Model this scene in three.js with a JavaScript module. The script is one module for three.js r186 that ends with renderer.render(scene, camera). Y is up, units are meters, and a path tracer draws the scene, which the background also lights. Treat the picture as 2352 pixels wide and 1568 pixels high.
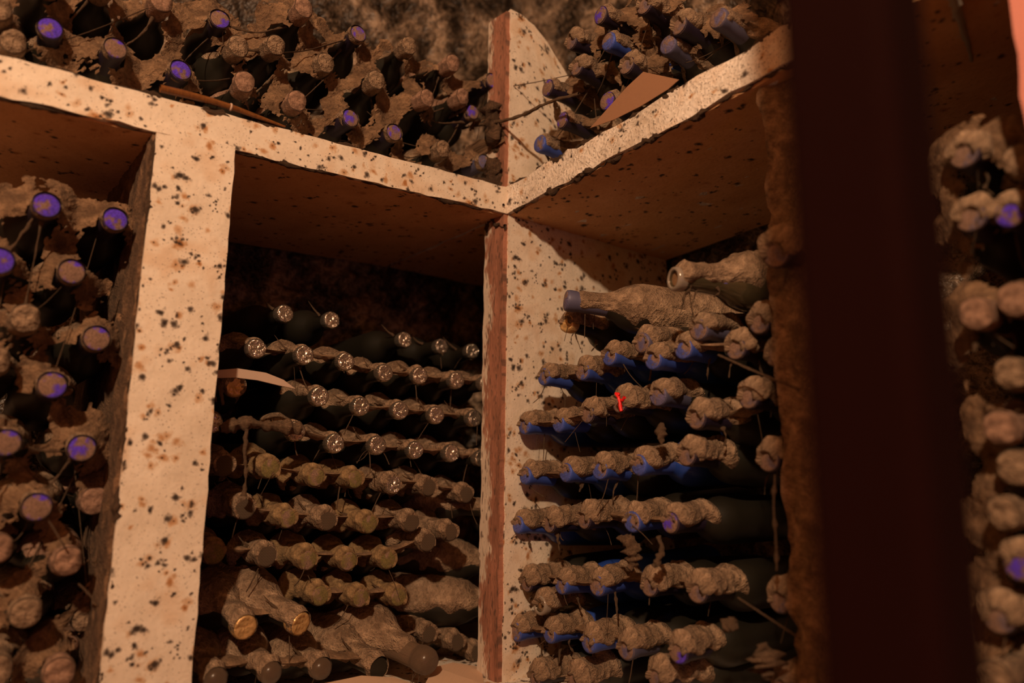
import * as THREE from 'three';
import { mergeGeometries, mergeVertices } from 'three/addons/utils/BufferGeometryUtils.js';
import { RoundedBoxGeometry } from 'three/addons/geometries/RoundedBoxGeometry.js';
import { ImprovedNoise } from 'three/addons/math/ImprovedNoise.js';
import { RectAreaLightUniformsLib } from 'three/addons/lights/RectAreaLightUniformsLib.js';

// ------------------------------------------------------------------ camera, light, exposure
const W = 2352, H = 1568, FPX = 1700;                 // focal length in pixels of the frame
const Y0 = 1.80;                                      // underside of the upper shelf at the inner corner
const scene = new THREE.Scene();
scene.background = new THREE.Color(0x000000);
const camera = new THREE.PerspectiveCamera(2 * Math.atan(H / 2 / FPX) * 180 / Math.PI, W / H, 0.02, 30);
camera.position.set(-0.8192, Y0 - 0.4908, 1.0522);
{
  const az = 51.6 * Math.PI / 180, th = 10.4 * Math.PI / 180;
  const fwd = new THREE.Vector3(Math.cos(th) * Math.cos(az), Math.sin(th), -Math.cos(th) * Math.sin(az));
  camera.lookAt(camera.position.clone().add(fwd));
  camera.rotateZ(0.6 * Math.PI / 180);
}
camera.focus = 1.22; camera.userData.fStop = 1.8;
camera.updateMatrixWorld();
const renderer = new THREE.WebGLRenderer({ antialias: true });
renderer.toneMapping = THREE.LinearToneMapping;
renderer.toneMappingExposure = 1.0;
renderer.shadowMap.enabled = true;
RectAreaLightUniformsLib.init();
const LAMP = { pos: [-1.62, Y0 + 0.72, 1.62], color: new THREE.Color().setRGB(1, 0.65, 0.395), power: 13 };
const VIOLET = { pos: [-1.0, 0.75, 2.70], color: new THREE.Color().setRGB(0.30, 0.22, 1), power: 5.5 };

// ------------------------------------------------------------------ helpers
let seed = 1234567;
const rnd = () => { seed |= 0; seed = seed + 0x6D2B79F5 | 0; let t = Math.imul(seed ^ seed >>> 15, 1 | seed); t = t + Math.imul(t ^ t >>> 7, 61 | t) ^ t; return ((t ^ t >>> 14) >>> 0) / 4294967296; };
const rr = (a, b) => a + (b - a) * rnd();
const PN = new ImprovedNoise();
const n3 = (x, y, z) => PN.noise(x + 31.7, y + 17.3, z + 5.1);
const fbm = (x, y, z, o = 4) => { let s = 0, a = 0.5; for (let i = 0; i < o; i++) { s += a * n3(x, y, z); x *= 2.03; y *= 2.03; z *= 2.03; a *= 0.55; } return s; };
const sstep = (a, b, x) => { const t = Math.min(1, Math.max(0, (x - a) / (b - a))); return t * t * (3 - 2 * t); };
const V = (x, y, z) => new THREE.Vector3(x, y, z);
const counts = {};
function numbered(n) { const k = counts[n] = (counts[n] ?? -1) + 1; return k ? n + '_' + String(k).padStart(3, '0') : n; }
function mesh(name, geo, mat, parent) {
  const m = new THREE.Mesh(geo, mat); m.name = parent === scene ? numbered(name) : name;
  m.castShadow = m.receiveShadow = true; parent.add(m); return m;
}
function tag(o, label, category, group, kind) {
  o.userData.label = label; if (category) o.userData.category = category;
  if (group) o.userData.group = group; if (kind) o.userData.kind = kind; return o;
}
function base(name, p) { const g = new THREE.Group(); g.name = numbered(name); g.position.copy(p); scene.add(g); return g; }
function struct(name, geo, mat, label) { const m = mesh(name, geo, mat, scene); m.userData.kind = 'structure'; if (label) m.userData.label = label; return m; }
// the point of the room seen at a pixel, on the upright plane x = v, y = v or z = v (v counted from the inner corner of the racks)
const camP = camera.position.clone();
function at(px, py, axis, v) {
  const d = V((px - W / 2) / FPX, -(py - H / 2) / FPX, -1).transformDirection(camera.matrixWorld);
  const o = { x: 0, y: Y0, z: 0 }[axis];
  return camP.clone().addScaledVector(d, (v + o - camP[axis]) / d[axis]);
}
function tube(pts, r, seg = 24, rad = 6, lump = 0, sd = 0) {        // a lumpy tube through points
  const c = new THREE.CatmullRomCurve3(pts); const g = new THREE.TubeGeometry(c, seg, 1, rad, false);
  const p = g.attributes.position, f = typeof r === 'function' ? r : () => r;
  for (let i = 0; i <= seg; i++) {
    const o = c.getPointAt(i / seg);
    for (let j = 0; j <= rad; j++) {
      const k = i * (rad + 1) + j; const q = V().fromBufferAttribute(p, k).sub(o);
      const w = f(i / seg) * (1 + lump * n3(o.x * 160 + q.x + sd, o.y * 160 + q.y * 1.5, o.z * 160 + q.z * 1.5));
      q.multiplyScalar(w).add(o); p.setXYZ(k, q.x, q.y, q.z);
    }
  }
  g.computeVertexNormals(); return g;
}
function boxUV(g) {                                    // uv in metres on a box-like geometry, by face direction
  const p = g.attributes.position, n = g.attributes.normal, uv = new Float32Array(p.count * 2);
  for (let i = 0; i < p.count; i++) {
    const x = p.getX(i), y = p.getY(i), z = p.getZ(i), ax = Math.abs(n.getX(i)), ay = Math.abs(n.getY(i)), az = Math.abs(n.getZ(i));
    if (ay > ax && ay > az) { uv[2 * i] = x + 0.37; uv[2 * i + 1] = z + 0.11; }
    else if (ax > az) { uv[2 * i] = z + 0.53; uv[2 * i + 1] = y; }
    else { uv[2 * i] = x; uv[2 * i + 1] = y; }
  }
  g.setAttribute('uv', new THREE.BufferAttribute(uv, 2)); return g;
}
// a cast slab between two corners with worn, slightly wavy faces; warp(x, z) lifts it
function cast(a, b, step, amp, warp) {
  const w = b.x - a.x, h = b.y - a.y, d = b.z - a.z, sg = l => Math.max(1, Math.min(90, Math.round(l / step)));
  const g = new THREE.BoxGeometry(w, h, d, sg(w), sg(h), sg(d));
  g.translate((a.x + b.x) / 2, (a.y + b.y) / 2, (a.z + b.z) / 2); boxUV(g);
  const p = g.attributes.position;
  for (let i = 0; i < p.count; i++) {
    let x = p.getX(i), y = p.getY(i), z = p.getZ(i);
    const k = 38, e = amp;
    const dx = e * (n3(x * k, y * k, z * k) + 0.8 * n3(x * 110, y * 110, z * 110)), dy = e * (n3(x * k + 9, y * k, z * k) + 0.8 * n3(x * 110, y * 110 + 7, z * 110)), dz = e * (n3(x * k, y * k + 5, z * k) + 0.6 * n3(x * 110 + 3, y * 110, z * 110));
    if (warp) y += warp(x, z);
    p.setXYZ(i, x + dx, y + dy, z + dz);
  }
  const m = mergeVertices(g.clone().deleteAttribute('normal') && strip(g)); m.computeVertexNormals();
  g.computeVertexNormals(); return g;
}
function strip(g) { const q = new THREE.BufferGeometry(); q.setIndex(g.index); q.setAttribute('position', g.attributes.position); return q; }

// ------------------------------------------------------------------ textures
function tex(w, h, fn, srgb = true, rep = 1) {
  const d = new Uint8Array(w * h * 4);
  for (let y = 0; y < h; y++) for (let x = 0; x < w; x++) { const c = fn(x, y); const i = (y * w + x) * 4; d[i] = c[0]; d[i + 1] = c[1]; d[i + 2] = c[2]; d[i + 3] = 255; }
  const t = new THREE.DataTexture(d, w, h); t.wrapS = t.wrapT = THREE.RepeatWrapping; t.magFilter = THREE.LinearFilter; t.minFilter = THREE.LinearMipmapLinearFilter; t.generateMipmaps = true;
  if (srgb) t.colorSpace = THREE.SRGBColorSpace; t.repeat.set(rep, rep); t.needsUpdate = true; return t;
}
const pnoise = (N, fx, sd) => {                        // a wrapping value-noise field
  const G = new Float32Array(fx * fx); for (let i = 0; i < G.length; i++) G[i] = rnd();
  return (x, y) => { const u = x / N * fx, v = y / N * fx, i = Math.floor(u), j = Math.floor(v); let a = u - i, b = v - j; a = a * a * (3 - 2 * a); b = b * b * (3 - 2 * b);
    const g = (p, q) => G[((q % fx + fx) % fx) * fx + (p % fx + fx) % fx]; return (g(i, j) * (1 - a) + g(i + 1, j) * a) * (1 - b) + (g(i, j + 1) * (1 - a) + g(i + 1, j + 1) * a) * b; };
};
// limewash over cement: mould spots, rusty stains, fine grit.  One tile covers 0.6 m.
function limewash(N, metres, black, rust, grit, gritDark, tone = [224, 212, 196], mottle = 1) {
  const B = new Float32Array(N * N), R = new Float32Array(N * N);
  const blob = (F, cx, cy, r, s, hard) => {
    const k = Math.ceil(r * 2.2), e = rr(0.86, 1.16), a = rr(0, 6.28), sx = rr(0, 99);
    for (let y = -k; y <= k; y++) for (let x = -k; x <= k; x++) {
      const u = (x * Math.cos(a) + y * Math.sin(a)) * e, v = (-x * Math.sin(a) + y * Math.cos(a)) / e;
      const q = Math.hypot(u, v) / r * (1 + 0.7 * n3(x / r * 0.9 + sx, y / r * 0.9, sx) + 0.3 * n3(x / r * 2 + sx, y / r * 2, 1));
      const val = s * (1 - sstep(hard, 1.15, q)); if (val <= 0) continue;
      const i = ((cy + y + N * 4) % N | 0) * N + ((cx + x + N * 4) % N | 0); F[i] = Math.max(F[i], val);
    }
  };
  const mm = N / (metres * 1000);
  for (let i = 0; i < black; i++) {
    const x = rnd() * N | 0, y = rnd() * N | 0, big = rnd() < 0.42;
    blob(B, x, y, mm * (big ? rr(3.6, 6.6) : rr(1.4, 3.2)), rr(0.8, 1), 0.12);
    if (rnd() < 0.22) { const m = 1 + rnd() * 4 | 0; for (let j = 0; j < m; j++) blob(B, x + rr(-8, 8) * mm | 0, y + rr(-8, 8) * mm | 0, mm * rr(1.5, 4.2), rr(0.7, 1), 0.1); }
  }
  for (let i = 0; i < rust; i++) { const x = rnd() * N | 0, y = rnd() * N | 0; blob(R, x, y, mm * rr(3.5, 8.5), rr(0.5, 1), 0.0); if (rnd() < 0.35) blob(B, x, y, mm * rr(0.8, 2), 0.9, 0.2); }
  for (let i = 0; i < grit; i++) blob(B, rnd() * N | 0, rnd() * N | 0, mm * rr(0.4, 1.1), gritDark * rr(0.25, 0.9), 0.0);
  const a = pnoise(N, 9), b = pnoise(N, 40), c = pnoise(N, 190);
  const lerp = (p, q, t) => p + (q - p) * t;
  const map = tex(N, N, (x, y) => {
    const i = y * N + x, m = 0.55 * a(x, y) + 0.3 * b(x, y) + 0.25 * c(x, y) - 0.55;
    let col = tone.map((c, j) => c + (26 + 4 * j) * m * mottle);
    const st = sstep(0.6, 0.95, a(x + 40, y) * 0.7 + b(x, y) * 0.4) * 0.25 + R[i]; col = [lerp(col[0], 168, Math.min(1, st)), lerp(col[1], 116, Math.min(1, st)), lerp(col[2], 70, Math.min(1, st))];
    const k = Math.min(1, B[i]); return [lerp(col[0], 38, k), lerp(col[1], 28, k), lerp(col[2], 22, k)];
  }, true, 1 / metres);
  const bump = tex(N / 2, N / 2, (x, y) => { const i = y * 2 * N + x * 2, v = 110 + 60 * (b(x * 2, y * 2) - 0.5) + 70 * (c(x * 2, y * 2) - 0.5) + 60 * B[i]; return [v, v, v]; }, false, 1 / metres);
  return { map, bump };
}
const LW = limewash(1024, 0.6, 620, 300, 6500, 0.75);
const LW2 = limewash(1024, 0.6, 380, 130, 21000, 0.9, [222, 212, 200], 2.6);
const LW3 = limewash(512, 0.6, 260, 60, 2500, 0.6, [214, 166, 120]);
function noiseTex(N, metres, lo, hi, fr) {
  const L = fr.map(f => pnoise(N, f)); const tot = fr.reduce((s, _, i) => s + 1 / (1 + i * 0.5), 0);
  return [tex(N, N, (x, y) => { let v = 0; L.forEach((f, i) => v += f(x, y) / (1 + i * 0.5)); v = Math.min(1, Math.max(0, (v / tot - 0.5) * 2.2 + 0.5)); return [0, 1, 2].map(k => lo[k] + (hi[k] - lo[k]) * v); }, true, 1 / metres),
    tex(N, N, (x, y) => { let v = 0; L.forEach((f, i) => v += f(x, y) / (1 + i * 0.3)); v = Math.min(255, Math.max(0, v / tot * 190)); return [v, v, v]; }, false, 1 / metres)];
}
const [dustMap, dustBump] = noiseTex(512, 0.12, [104, 84, 66], [172, 146, 120], [7, 18, 50, 130]);
const [rockMap, rockBump] = noiseTex(512, 0.5, [34, 27, 21], [176, 156, 136], [10, 40, 90, 200]);
const [earthMap, earthBump] = noiseTex(512, 0.8, [92, 70, 50], [150, 120, 90], [6, 20, 60, 150]);
const [plasterMap, plasterBump] = noiseTex(512, 1.0, [128, 104, 78], [178, 150, 118], [5, 16, 50, 140]);
const [redMap, redBump] = noiseTex(512, 0.3, [150, 88, 66], [200, 134, 106], [8, 24, 70, 170]);
const redEdge = (() => { const a = pnoise(256, 10), b = pnoise(256, 40), c = pnoise(256, 100), e = pnoise(256, 6);   // u across 0.064 m, v along 0.64 m
  return tex(64, 256, (x, y) => { const v = 0.5 * a(x * 2, y) + 0.3 * b(x * 2, y) + 0.3 * c(x * 3, y); const w = sstep(0.42, 0.62, 0.75 * e(20, y) + 0.35 * b(x, y) + 0.25 * c(x * 2, y) - x / 64 * 1.15 + 0.18); const sp = sstep(0.72, 0.85, b(x * 2 + 9, y + 30) * 0.6 + c(x, y) * 0.5);
    const q = [[160, 110, 88], [222, 206, 188], [84, 64, 54]]; return [0, 1, 2].map(i => { let k = q[0][i] + (v - 0.5) * [70, 50, 44][i]; k += (q[1][i] - k) * w; return k + (q[2][i] - k) * sp * 0.6; }); }, true, 1); })();
const [woodMap] = (() => { const a = pnoise(256, 90), b = pnoise(256, 12); return [tex(256, 256, (x, y) => { const v = 0.6 * a(x, y * 0.06) + 0.4 * b(x, y * 0.1); return [150 + 60 * v, 96 + 46 * v, 56 + 30 * v]; }, true, 1)]; })();

const std = (o) => new THREE.MeshStandardMaterial(o);
const M = {
  lime: std({ map: LW.map, bumpMap: LW.bump, bumpScale: 0.0012, roughness: 0.95 }),
  limeGrit: std({ map: LW2.map, bumpMap: LW2.bump, bumpScale: 0.006, roughness: 0.95 }),
  red: std({ map: redEdge, bumpMap: redBump, bumpScale: 0.002, roughness: 0.95 }),
  under: std({ map: LW3.map, bumpMap: LW3.bump, bumpScale: 0.002, roughness: 1 }),
  veil: std({ map: dustMap, color: new THREE.Color().setRGB(0.80, 0.74, 0.68), bumpMap: dustBump, bumpScale: 0.006, roughness: 1 }),
  cement: std({ map: plasterMap, color: new THREE.Color().setRGB(0.52, 0.47, 0.43), bumpMap: earthBump, bumpScale: 0.002, roughness: 0.95 }),
  limeStreak: std({ color: new THREE.Color().setRGB(0.8, 0.72, 0.6), roughness: 1, bumpMap: dustBump, bumpScale: 0.004 }),
  pink: std({ color: new THREE.Color().setRGB(0.60, 0.235, 0.19), bumpMap: plasterBump, bumpScale: 0.002, roughness: 0.9 }),
  rock: new THREE.MeshPhysicalMaterial({ map: rockMap, color: new THREE.Color().setRGB(1.0, 0.92, 0.85), bumpMap: rockBump, bumpScale: 0.014, roughness: 0.42 }),
  earth: std({ map: earthMap, color: new THREE.Color().setRGB(0.95, 0.8, 0.66), bumpMap: earthBump, bumpScale: 0.004, roughness: 1 }),
  plaster: std({ map: plasterMap, color: new THREE.Color().setRGB(0.85, 0.68, 0.52), bumpMap: plasterBump, bumpScale: 0.004, roughness: 0.95 }),
  dust: std({ map: dustMap, bumpMap: dustBump, bumpScale: 0.009, roughness: 1 }),
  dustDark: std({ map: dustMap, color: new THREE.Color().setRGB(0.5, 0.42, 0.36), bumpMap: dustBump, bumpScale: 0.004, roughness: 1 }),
  membrane: std({ map: dustMap, color: new THREE.Color().setRGB(0.66, 0.58, 0.50), bumpMap: dustBump, bumpScale: 0.006, roughness: 1 }),
  dustOlive: std({ map: dustMap, color: new THREE.Color().setRGB(0.84, 0.80, 0.60), bumpMap: dustBump, bumpScale: 0.003, roughness: 1 }),
  dustMauve: std({ map: dustMap, color: new THREE.Color().setRGB(0.98, 0.86, 0.92), bumpMap: dustBump, bumpScale: 0.003, roughness: 1 }),
  web: std({ map: dustMap, color: new THREE.Color().setRGB(0.86, 0.78, 0.70), bumpMap: dustBump, bumpScale: 0.003, roughness: 1 }),
  glass: new THREE.MeshPhysicalMaterial({ color: new THREE.Color().setRGB(0.012, 0.010, 0.006), roughness: 0.5, clearcoat: 0.15, clearcoatRoughness: 0.4 }),
  glassBlue: new THREE.MeshPhysicalMaterial({ color: new THREE.Color().setRGB(0.02, 0.06, 0.32), roughness: 0.4, clearcoat: 0.3 }),
  paleGlass: new THREE.MeshPhysicalMaterial({ color: new THREE.Color().setRGB(0.05, 0.04, 0.022), roughness: 0.12, clearcoat: 1, clearcoatRoughness: 0.06 }),
  brownGlass: new THREE.MeshPhysicalMaterial({ color: new THREE.Color().setRGB(0.17, 0.11, 0.07), roughness: 0.45, clearcoat: 0.4, clearcoatRoughness: 0.25, bumpMap: dustBump, bumpScale: 0.002 }),
  rim: new THREE.MeshPhysicalMaterial({ color: new THREE.Color().setRGB(0.26, 0.22, 0.18), roughness: 0.16, clearcoat: 1, clearcoatRoughness: 0.05 }),
  cork: std({ map: dustMap, color: new THREE.Color().setRGB(0.9, 0.72, 0.5), roughness: 0.9 }),
  gold: std({ color: new THREE.Color().setRGB(0.72, 0.46, 0.2), roughness: 0.35, metalness: 0.5, bumpMap: dustBump, bumpScale: 0.002 }),
  foilBlue: std({ color: new THREE.Color().setRGB(0.05, 0.10, 0.46), roughness: 0.45, metalness: 0.2 }),
  foilSlate: std({ color: new THREE.Color().setRGB(0.09, 0.09, 0.16), roughness: 0.5, metalness: 0.1 }),
  foilViolet: std({ color: new THREE.Color().setRGB(0.016, 0.010, 0.026), roughness: 0.5 }),
  silver: std({ color: new THREE.Color().setRGB(0.62, 0.55, 0.47), roughness: 0.2, metalness: 0.9, bumpMap: dustBump, bumpScale: 0.004 }),
  redWax: std({ color: new THREE.Color().setRGB(0.85, 0.02, 0.02), roughness: 0.4 }),
  paper: std({ color: new THREE.Color().setRGB(0.62, 0.43, 0.30), roughness: 0.9, bumpMap: dustBump, bumpScale: 0.0008 }),
  card: std({ color: new THREE.Color().setRGB(0.30, 0.155, 0.085), roughness: 0.9, bumpMap: dustBump, bumpScale: 0.0006 }),
  cane: std({ map: woodMap, color: new THREE.Color().setRGB(0.40, 0.38, 0.33), roughness: 0.3 }),
  slat: std({ color: new THREE.Color().setRGB(0.50, 0.37, 0.29), roughness: 0.7 }),
  post: new THREE.MeshPhysicalMaterial({ color: new THREE.Color().setRGB(0.0095, 0.0018, 0.0013), specularIntensity: 0.1, roughness: 0.9, bumpMap: plasterBump, bumpScale: 0.001 }),
  black: std({ color: 0x181412, roughness: 0.5 }),
  brass: std({ color: 0x8a6a3a, roughness: 0.35, metalness: 0.8 }),
};
// violet caps, each with its own patches of dust
function capMat(cover, rough, dull) {
  const N = 96, a = pnoise(N, 3), b = pnoise(N, 8), c = pnoise(N, 30), ox = rnd() * N, oy = rnd() * N;
  const map = tex(N, N, (x, y) => {
    const m = sstep(cover - 0.12, cover + 0.12, 0.55 * a(x + ox, y + oy) + 0.3 * b(x, y) + 0.2 * c(x, y)), k = 0.8 + 0.4 * c(x, y);
    const v = dull || [100, 70, 238], d = [150, 120, 104];
    return [0, 1, 2].map(i => Math.min(255, (v[i] * m + d[i] * (1 - m)) * k));
  });
  return std({ map, roughness: rough, metalness: 0.0, bumpMap: dustBump, bumpScale: 0.001 });
}
const capBright = [0, 1, 2, 3].map(i => capMat(0.40, 0.25));
const capHalf = [0, 1, 2, 3, 4].map(i => capMat(0.575, 0.35));
const capDull = [0, 1, 2].map(i => capMat(0.47, 0.5, [112, 106, 146]));
const capDusty = [0, 1, 2].map(i => capMat(0.60, 0.8, [112, 98, 112]));
const capOlive = [0, 1, 2, 3].map(i => capMat(0.5, 0.7, [126, 112, 66]));
const capBlue = [0, 1, 2, 3].map(i => capMat(0.48, 0.5, [84, 100, 190]));

// ------------------------------------------------------------------ the room
const warpL = (x, z) => 0.045 * Math.min(x, 0), warpR = (x, z) => 0.066 * Math.max(z, 0);
{
  const wall = (name, a, b, m, label) => { const g = new THREE.BoxGeometry(b[0] - a[0], b[1] - a[1], b[2] - a[2]); g.translate((a[0] + b[0]) / 2, (a[1] + b[1]) / 2, (a[2] + b[2]) / 2); return struct(name, boxUV(g), m, label); };
  wall('floor', [-3.1, -0.12, -0.7], [0.7, 0, 3.2], M.earth, 'trodden earth floor of the cellar');
  wall('ceiling', [-3.1, 2.85, -0.7], [0.7, 2.97, 3.2], M.plaster, 'rough plaster ceiling of the cellar');
  wall('wall_left', [-3.1, 0, -0.7], [-2.98, 2.85, 3.2], M.plaster, 'rough plaster wall on the left');
  wall('wall_front', [-2.98, 0, 3.05], [0.7, 2.85, 3.2], M.plaster, 'rough plaster wall behind the viewer');
  // rough stone behind the racks: a displaced face on a thick block
  const rough = (name, w, h, place, label) => {
    const g = new THREE.PlaneGeometry(w, h, Math.round(w / 0.013), Math.round(h / 0.013)), p = g.attributes.position;
    for (let i = 0; i < p.count; i++) { const x = p.getX(i), y = p.getY(i); p.setZ(i, 0.034 * fbm(x * 9, y * 13, 2, 3) + 0.026 * Math.abs(n3(x * 30, y * 52, 4)) + 0.018 * n3(x * 62, y * 95, 8)); const u = g.attributes.uv; u.setXY(i, x, y); }
    const b = new THREE.BoxGeometry(w, h, 0.16).translate(0, 0, -0.115); g.computeVertexNormals();
    const q = mergeGeometries([g, b]); place(q); return struct(name, q, M.rock, label);
  };
  rough('wall_back', 3.6, 2.85, q => q.translate(-1.2, 1.425, -0.50), 'rough dark stone wall behind the left rack');
  rough('wall_right', 3.9, 2.85, q => q.rotateY(-Math.PI / 2).translate(0.50, 1.425, 1.25), 'rough dark stone wall behind the right rack');
}
// lamps: a hanging warm bulb and a violet tube, both behind the viewer
{
  const [x, y, z] = LAMP.pos, g = base('pendant_lamp', V(x, y, z));
  tag(g, 'warm bare bulb hanging from the cellar ceiling on a black cord', 'lamp');
  const gl = std({ color: 0xffe0b0, emissive: LAMP.color, emissiveIntensity: 40, roughness: 0.4 });
  mesh('bulb', new THREE.LatheGeometry([[0, -0.045], [0.016, -0.042], [0.028, -0.028], [0.031, -0.010], [0.027, 0.010], [0.015, 0.030], [0.013, 0.042]].map(a => new THREE.Vector2(...a)), 24), gl, g);
  mesh('socket', new THREE.CylinderGeometry(0.017, 0.019, 0.05, 20).translate(0, 0.066, 0), M.brass, g);
  mesh('cord', new THREE.CylinderGeometry(0.003, 0.003, 2.85 - y - 0.09, 8).translate(0, 0.09 + (2.85 - y - 0.09) / 2, 0), M.black, g);
  const l = new THREE.PointLight(LAMP.color, LAMP.power, 0, 2); l.position.set(x, y, z); l.castShadow = true; l.shadow.radius = 2.0; l.shadow.bias = -0.001; scene.add(l);
}
{
  const [x, y, z] = VIOLET.pos, g = base('tube_lamp', V(x, y, z));
  tag(g, 'violet tube lamp fixed low on the wall behind the viewer', 'lamp');
  mesh('housing', new RoundedBoxGeometry(0.66, 0.07, 0.05, 2, 0.008).translate(0, 0, 0.31), M.black, g);
  const t = std({ color: 0x8877ff, emissive: VIOLET.color, emissiveIntensity: 6 });
  mesh('tube', new THREE.CylinderGeometry(0.014, 0.014, 0.6, 16).rotateZ(Math.PI / 2).translate(0, 0, 0.26), t, g);
  for (const s of [-1, 1]) mesh('tube_holder', new RoundedBoxGeometry(0.02, 0.05, 0.05, 2, 0.005).translate(s * 0.31, 0, 0.27), M.black, g);
  const l = new THREE.RectAreaLight(VIOLET.color, VIOLET.power, 0.6, 0.05); l.position.set(x, y, z + 0.23); l.lookAt(-0.1, 1.5, 0); scene.add(l);
}

// ------------------------------------------------------------------ the racks
const T = 0.052, DEEP = 0.46;
const rackL = base('wine_rack', V(-0.56, 0, 0));
tag(rackL, 'spotted whitewashed concrete wine rack on the left with a wide pillar', 'wine rack');
const rackR = base('wine_rack', V(0, 0, 0.3));
tag(rackR, 'whitewashed concrete wine rack on the right with a speckled sloping beam', 'wine rack');
const part = (name, geo, mat, rack, label) => { geo.translate(-rack.position.x, -rack.position.y, -rack.position.z); const m = mesh(name, geo, mat, rack); if (label) m.userData.label = label; return m; };
part('shelf_slab', cast(V(-1.75, Y0, -DEEP), V(-0.001, Y0 + T, 0), 0.012, 0.0028, warpL), M.lime, rackL, 'long spotted shelf slab');
part('shelf_slab', cast(V(-1.75, Y0 - 0.884, -DEEP), V(-0.001, Y0 - 0.832, 0), 0.02, 0.0028, null), M.lime, rackL);
part('pillar', cast(V(-0.614, 0.002, -DEEP), V(-0.507, Y0 - 0.018, 0.001), 0.014, 0.0018, null), M.lime, rackL, 'wide pillar covered in black mould spots');
part('pillar', cast(V(-1.73, 0.002, -DEEP), V(-1.62, Y0 - 0.07, 0.001), 0.03, 0.0018, null), M.lime, rackL);
part('shelf_slab', cast(V(0, Y0, -DEEP), V(DEEP, Y0 + T, 2.0), 0.010, 0.0048, warpR), M.limeGrit, rackR, 'sloping gritty shelf slab');
part('shelf_slab', cast(V(0, Y0 - 0.884, -DEEP), V(DEEP, Y0 - 0.832, 2.0), 0.02, 0.003, null), M.limeGrit, rackR);
{ // partition at the corner: limewashed on its sides, bare red render along its front edge
  const parts = (y0, y1, top, nm) => {
    const g = cast(V(0.003, y0, -0.062), V(DEEP, y1, 0), 0.012, 0.0022, null), p = g.attributes.position;
    if (top) for (let i = 0; i < p.count; i++) { const k = (p.getY(i) - y0) / (y1 - y0), x = p.getX(i); p.setY(i, y0 + (p.getY(i) - y0) * (1 - 0.6 * sstep(0.02, 0.34, x))); }
    g.computeVertexNormals();
    part('partition', g, M.lime, rackR, nm);
    const e = cast(V(-0.006, y0, -0.062), V(0.008, y1 - (top ? 0.006 : 0), -0.003), 0.008, 0.0024, null);
    { const u = e.attributes.uv, q = e.attributes.position; for (let i = 0; i < u.count; i++) u.setXY(i, (q.getZ(i) + 0.064) / 0.066, q.getY(i) / 0.64 + 0.3); }
    part('partition_edge', e, M.red, rackR, 'bare reddish front edge of the partition');
  };
  parts(0.002, Y0 - 0.001, false, 'spotted limewashed partition under the shelf');
  parts(Y0 + T, Y0 + 0.43, true, 'broken limewashed partition above the shelf');
}
part('pillar', cast(V(-0.05, 0.002, 0.846), V(DEEP, Y0 + 0.05, 0.96), 0.02, 0.003, null), M.pink, rackR, 'pink washed pillar');
part('underside', cast(V(-1.75, Y0 - 0.003, -DEEP), V(-0.004, Y0 + 0.01, -0.008), 0.03, 0.0012, warpL), M.under, rackL, 'brown unwashed underside');
part('underside', cast(V(0.008, Y0 - 0.003, -DEEP), V(DEEP, Y0 + 0.01, 2.0), 0.03, 0.0012, warpR), M.under, rackR, 'brown unwashed underside');
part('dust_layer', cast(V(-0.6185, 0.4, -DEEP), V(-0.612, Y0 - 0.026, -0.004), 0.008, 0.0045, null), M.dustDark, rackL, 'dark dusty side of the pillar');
// dust crusts along the arrises
function crust(a, b, r, sd, n, drop = 0) {
  const pts = []; for (let i = 0; i <= n; i++) { const t = i / n; pts.push(a.clone().lerp(b, t).add(V(rr(-1, 1) * r * 0.4, rr(-1, 1) * r * 0.5 - (drop ? Math.abs(n3(t * 30, sd, 2)) * drop : 0), rr(-1, 1) * r * 0.4))); }
  return tube(pts, t => r * Math.max(0.12, 0.55 + 1.5 * n3(t * n * 0.37, sd, 3)), n * 4, 7, 0.9, sd);
}
const yl = x => 0.045 * x, yr = z => 0.066 * z;
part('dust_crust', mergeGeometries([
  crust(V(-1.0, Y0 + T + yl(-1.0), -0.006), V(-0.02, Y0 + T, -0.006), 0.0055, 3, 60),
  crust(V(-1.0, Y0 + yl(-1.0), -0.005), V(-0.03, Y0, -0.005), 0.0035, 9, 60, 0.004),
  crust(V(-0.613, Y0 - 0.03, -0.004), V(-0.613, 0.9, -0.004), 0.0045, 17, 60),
]), M.dustDark, rackL, 'dark dust caked along the edges').userData.kind = 'stuff';
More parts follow.
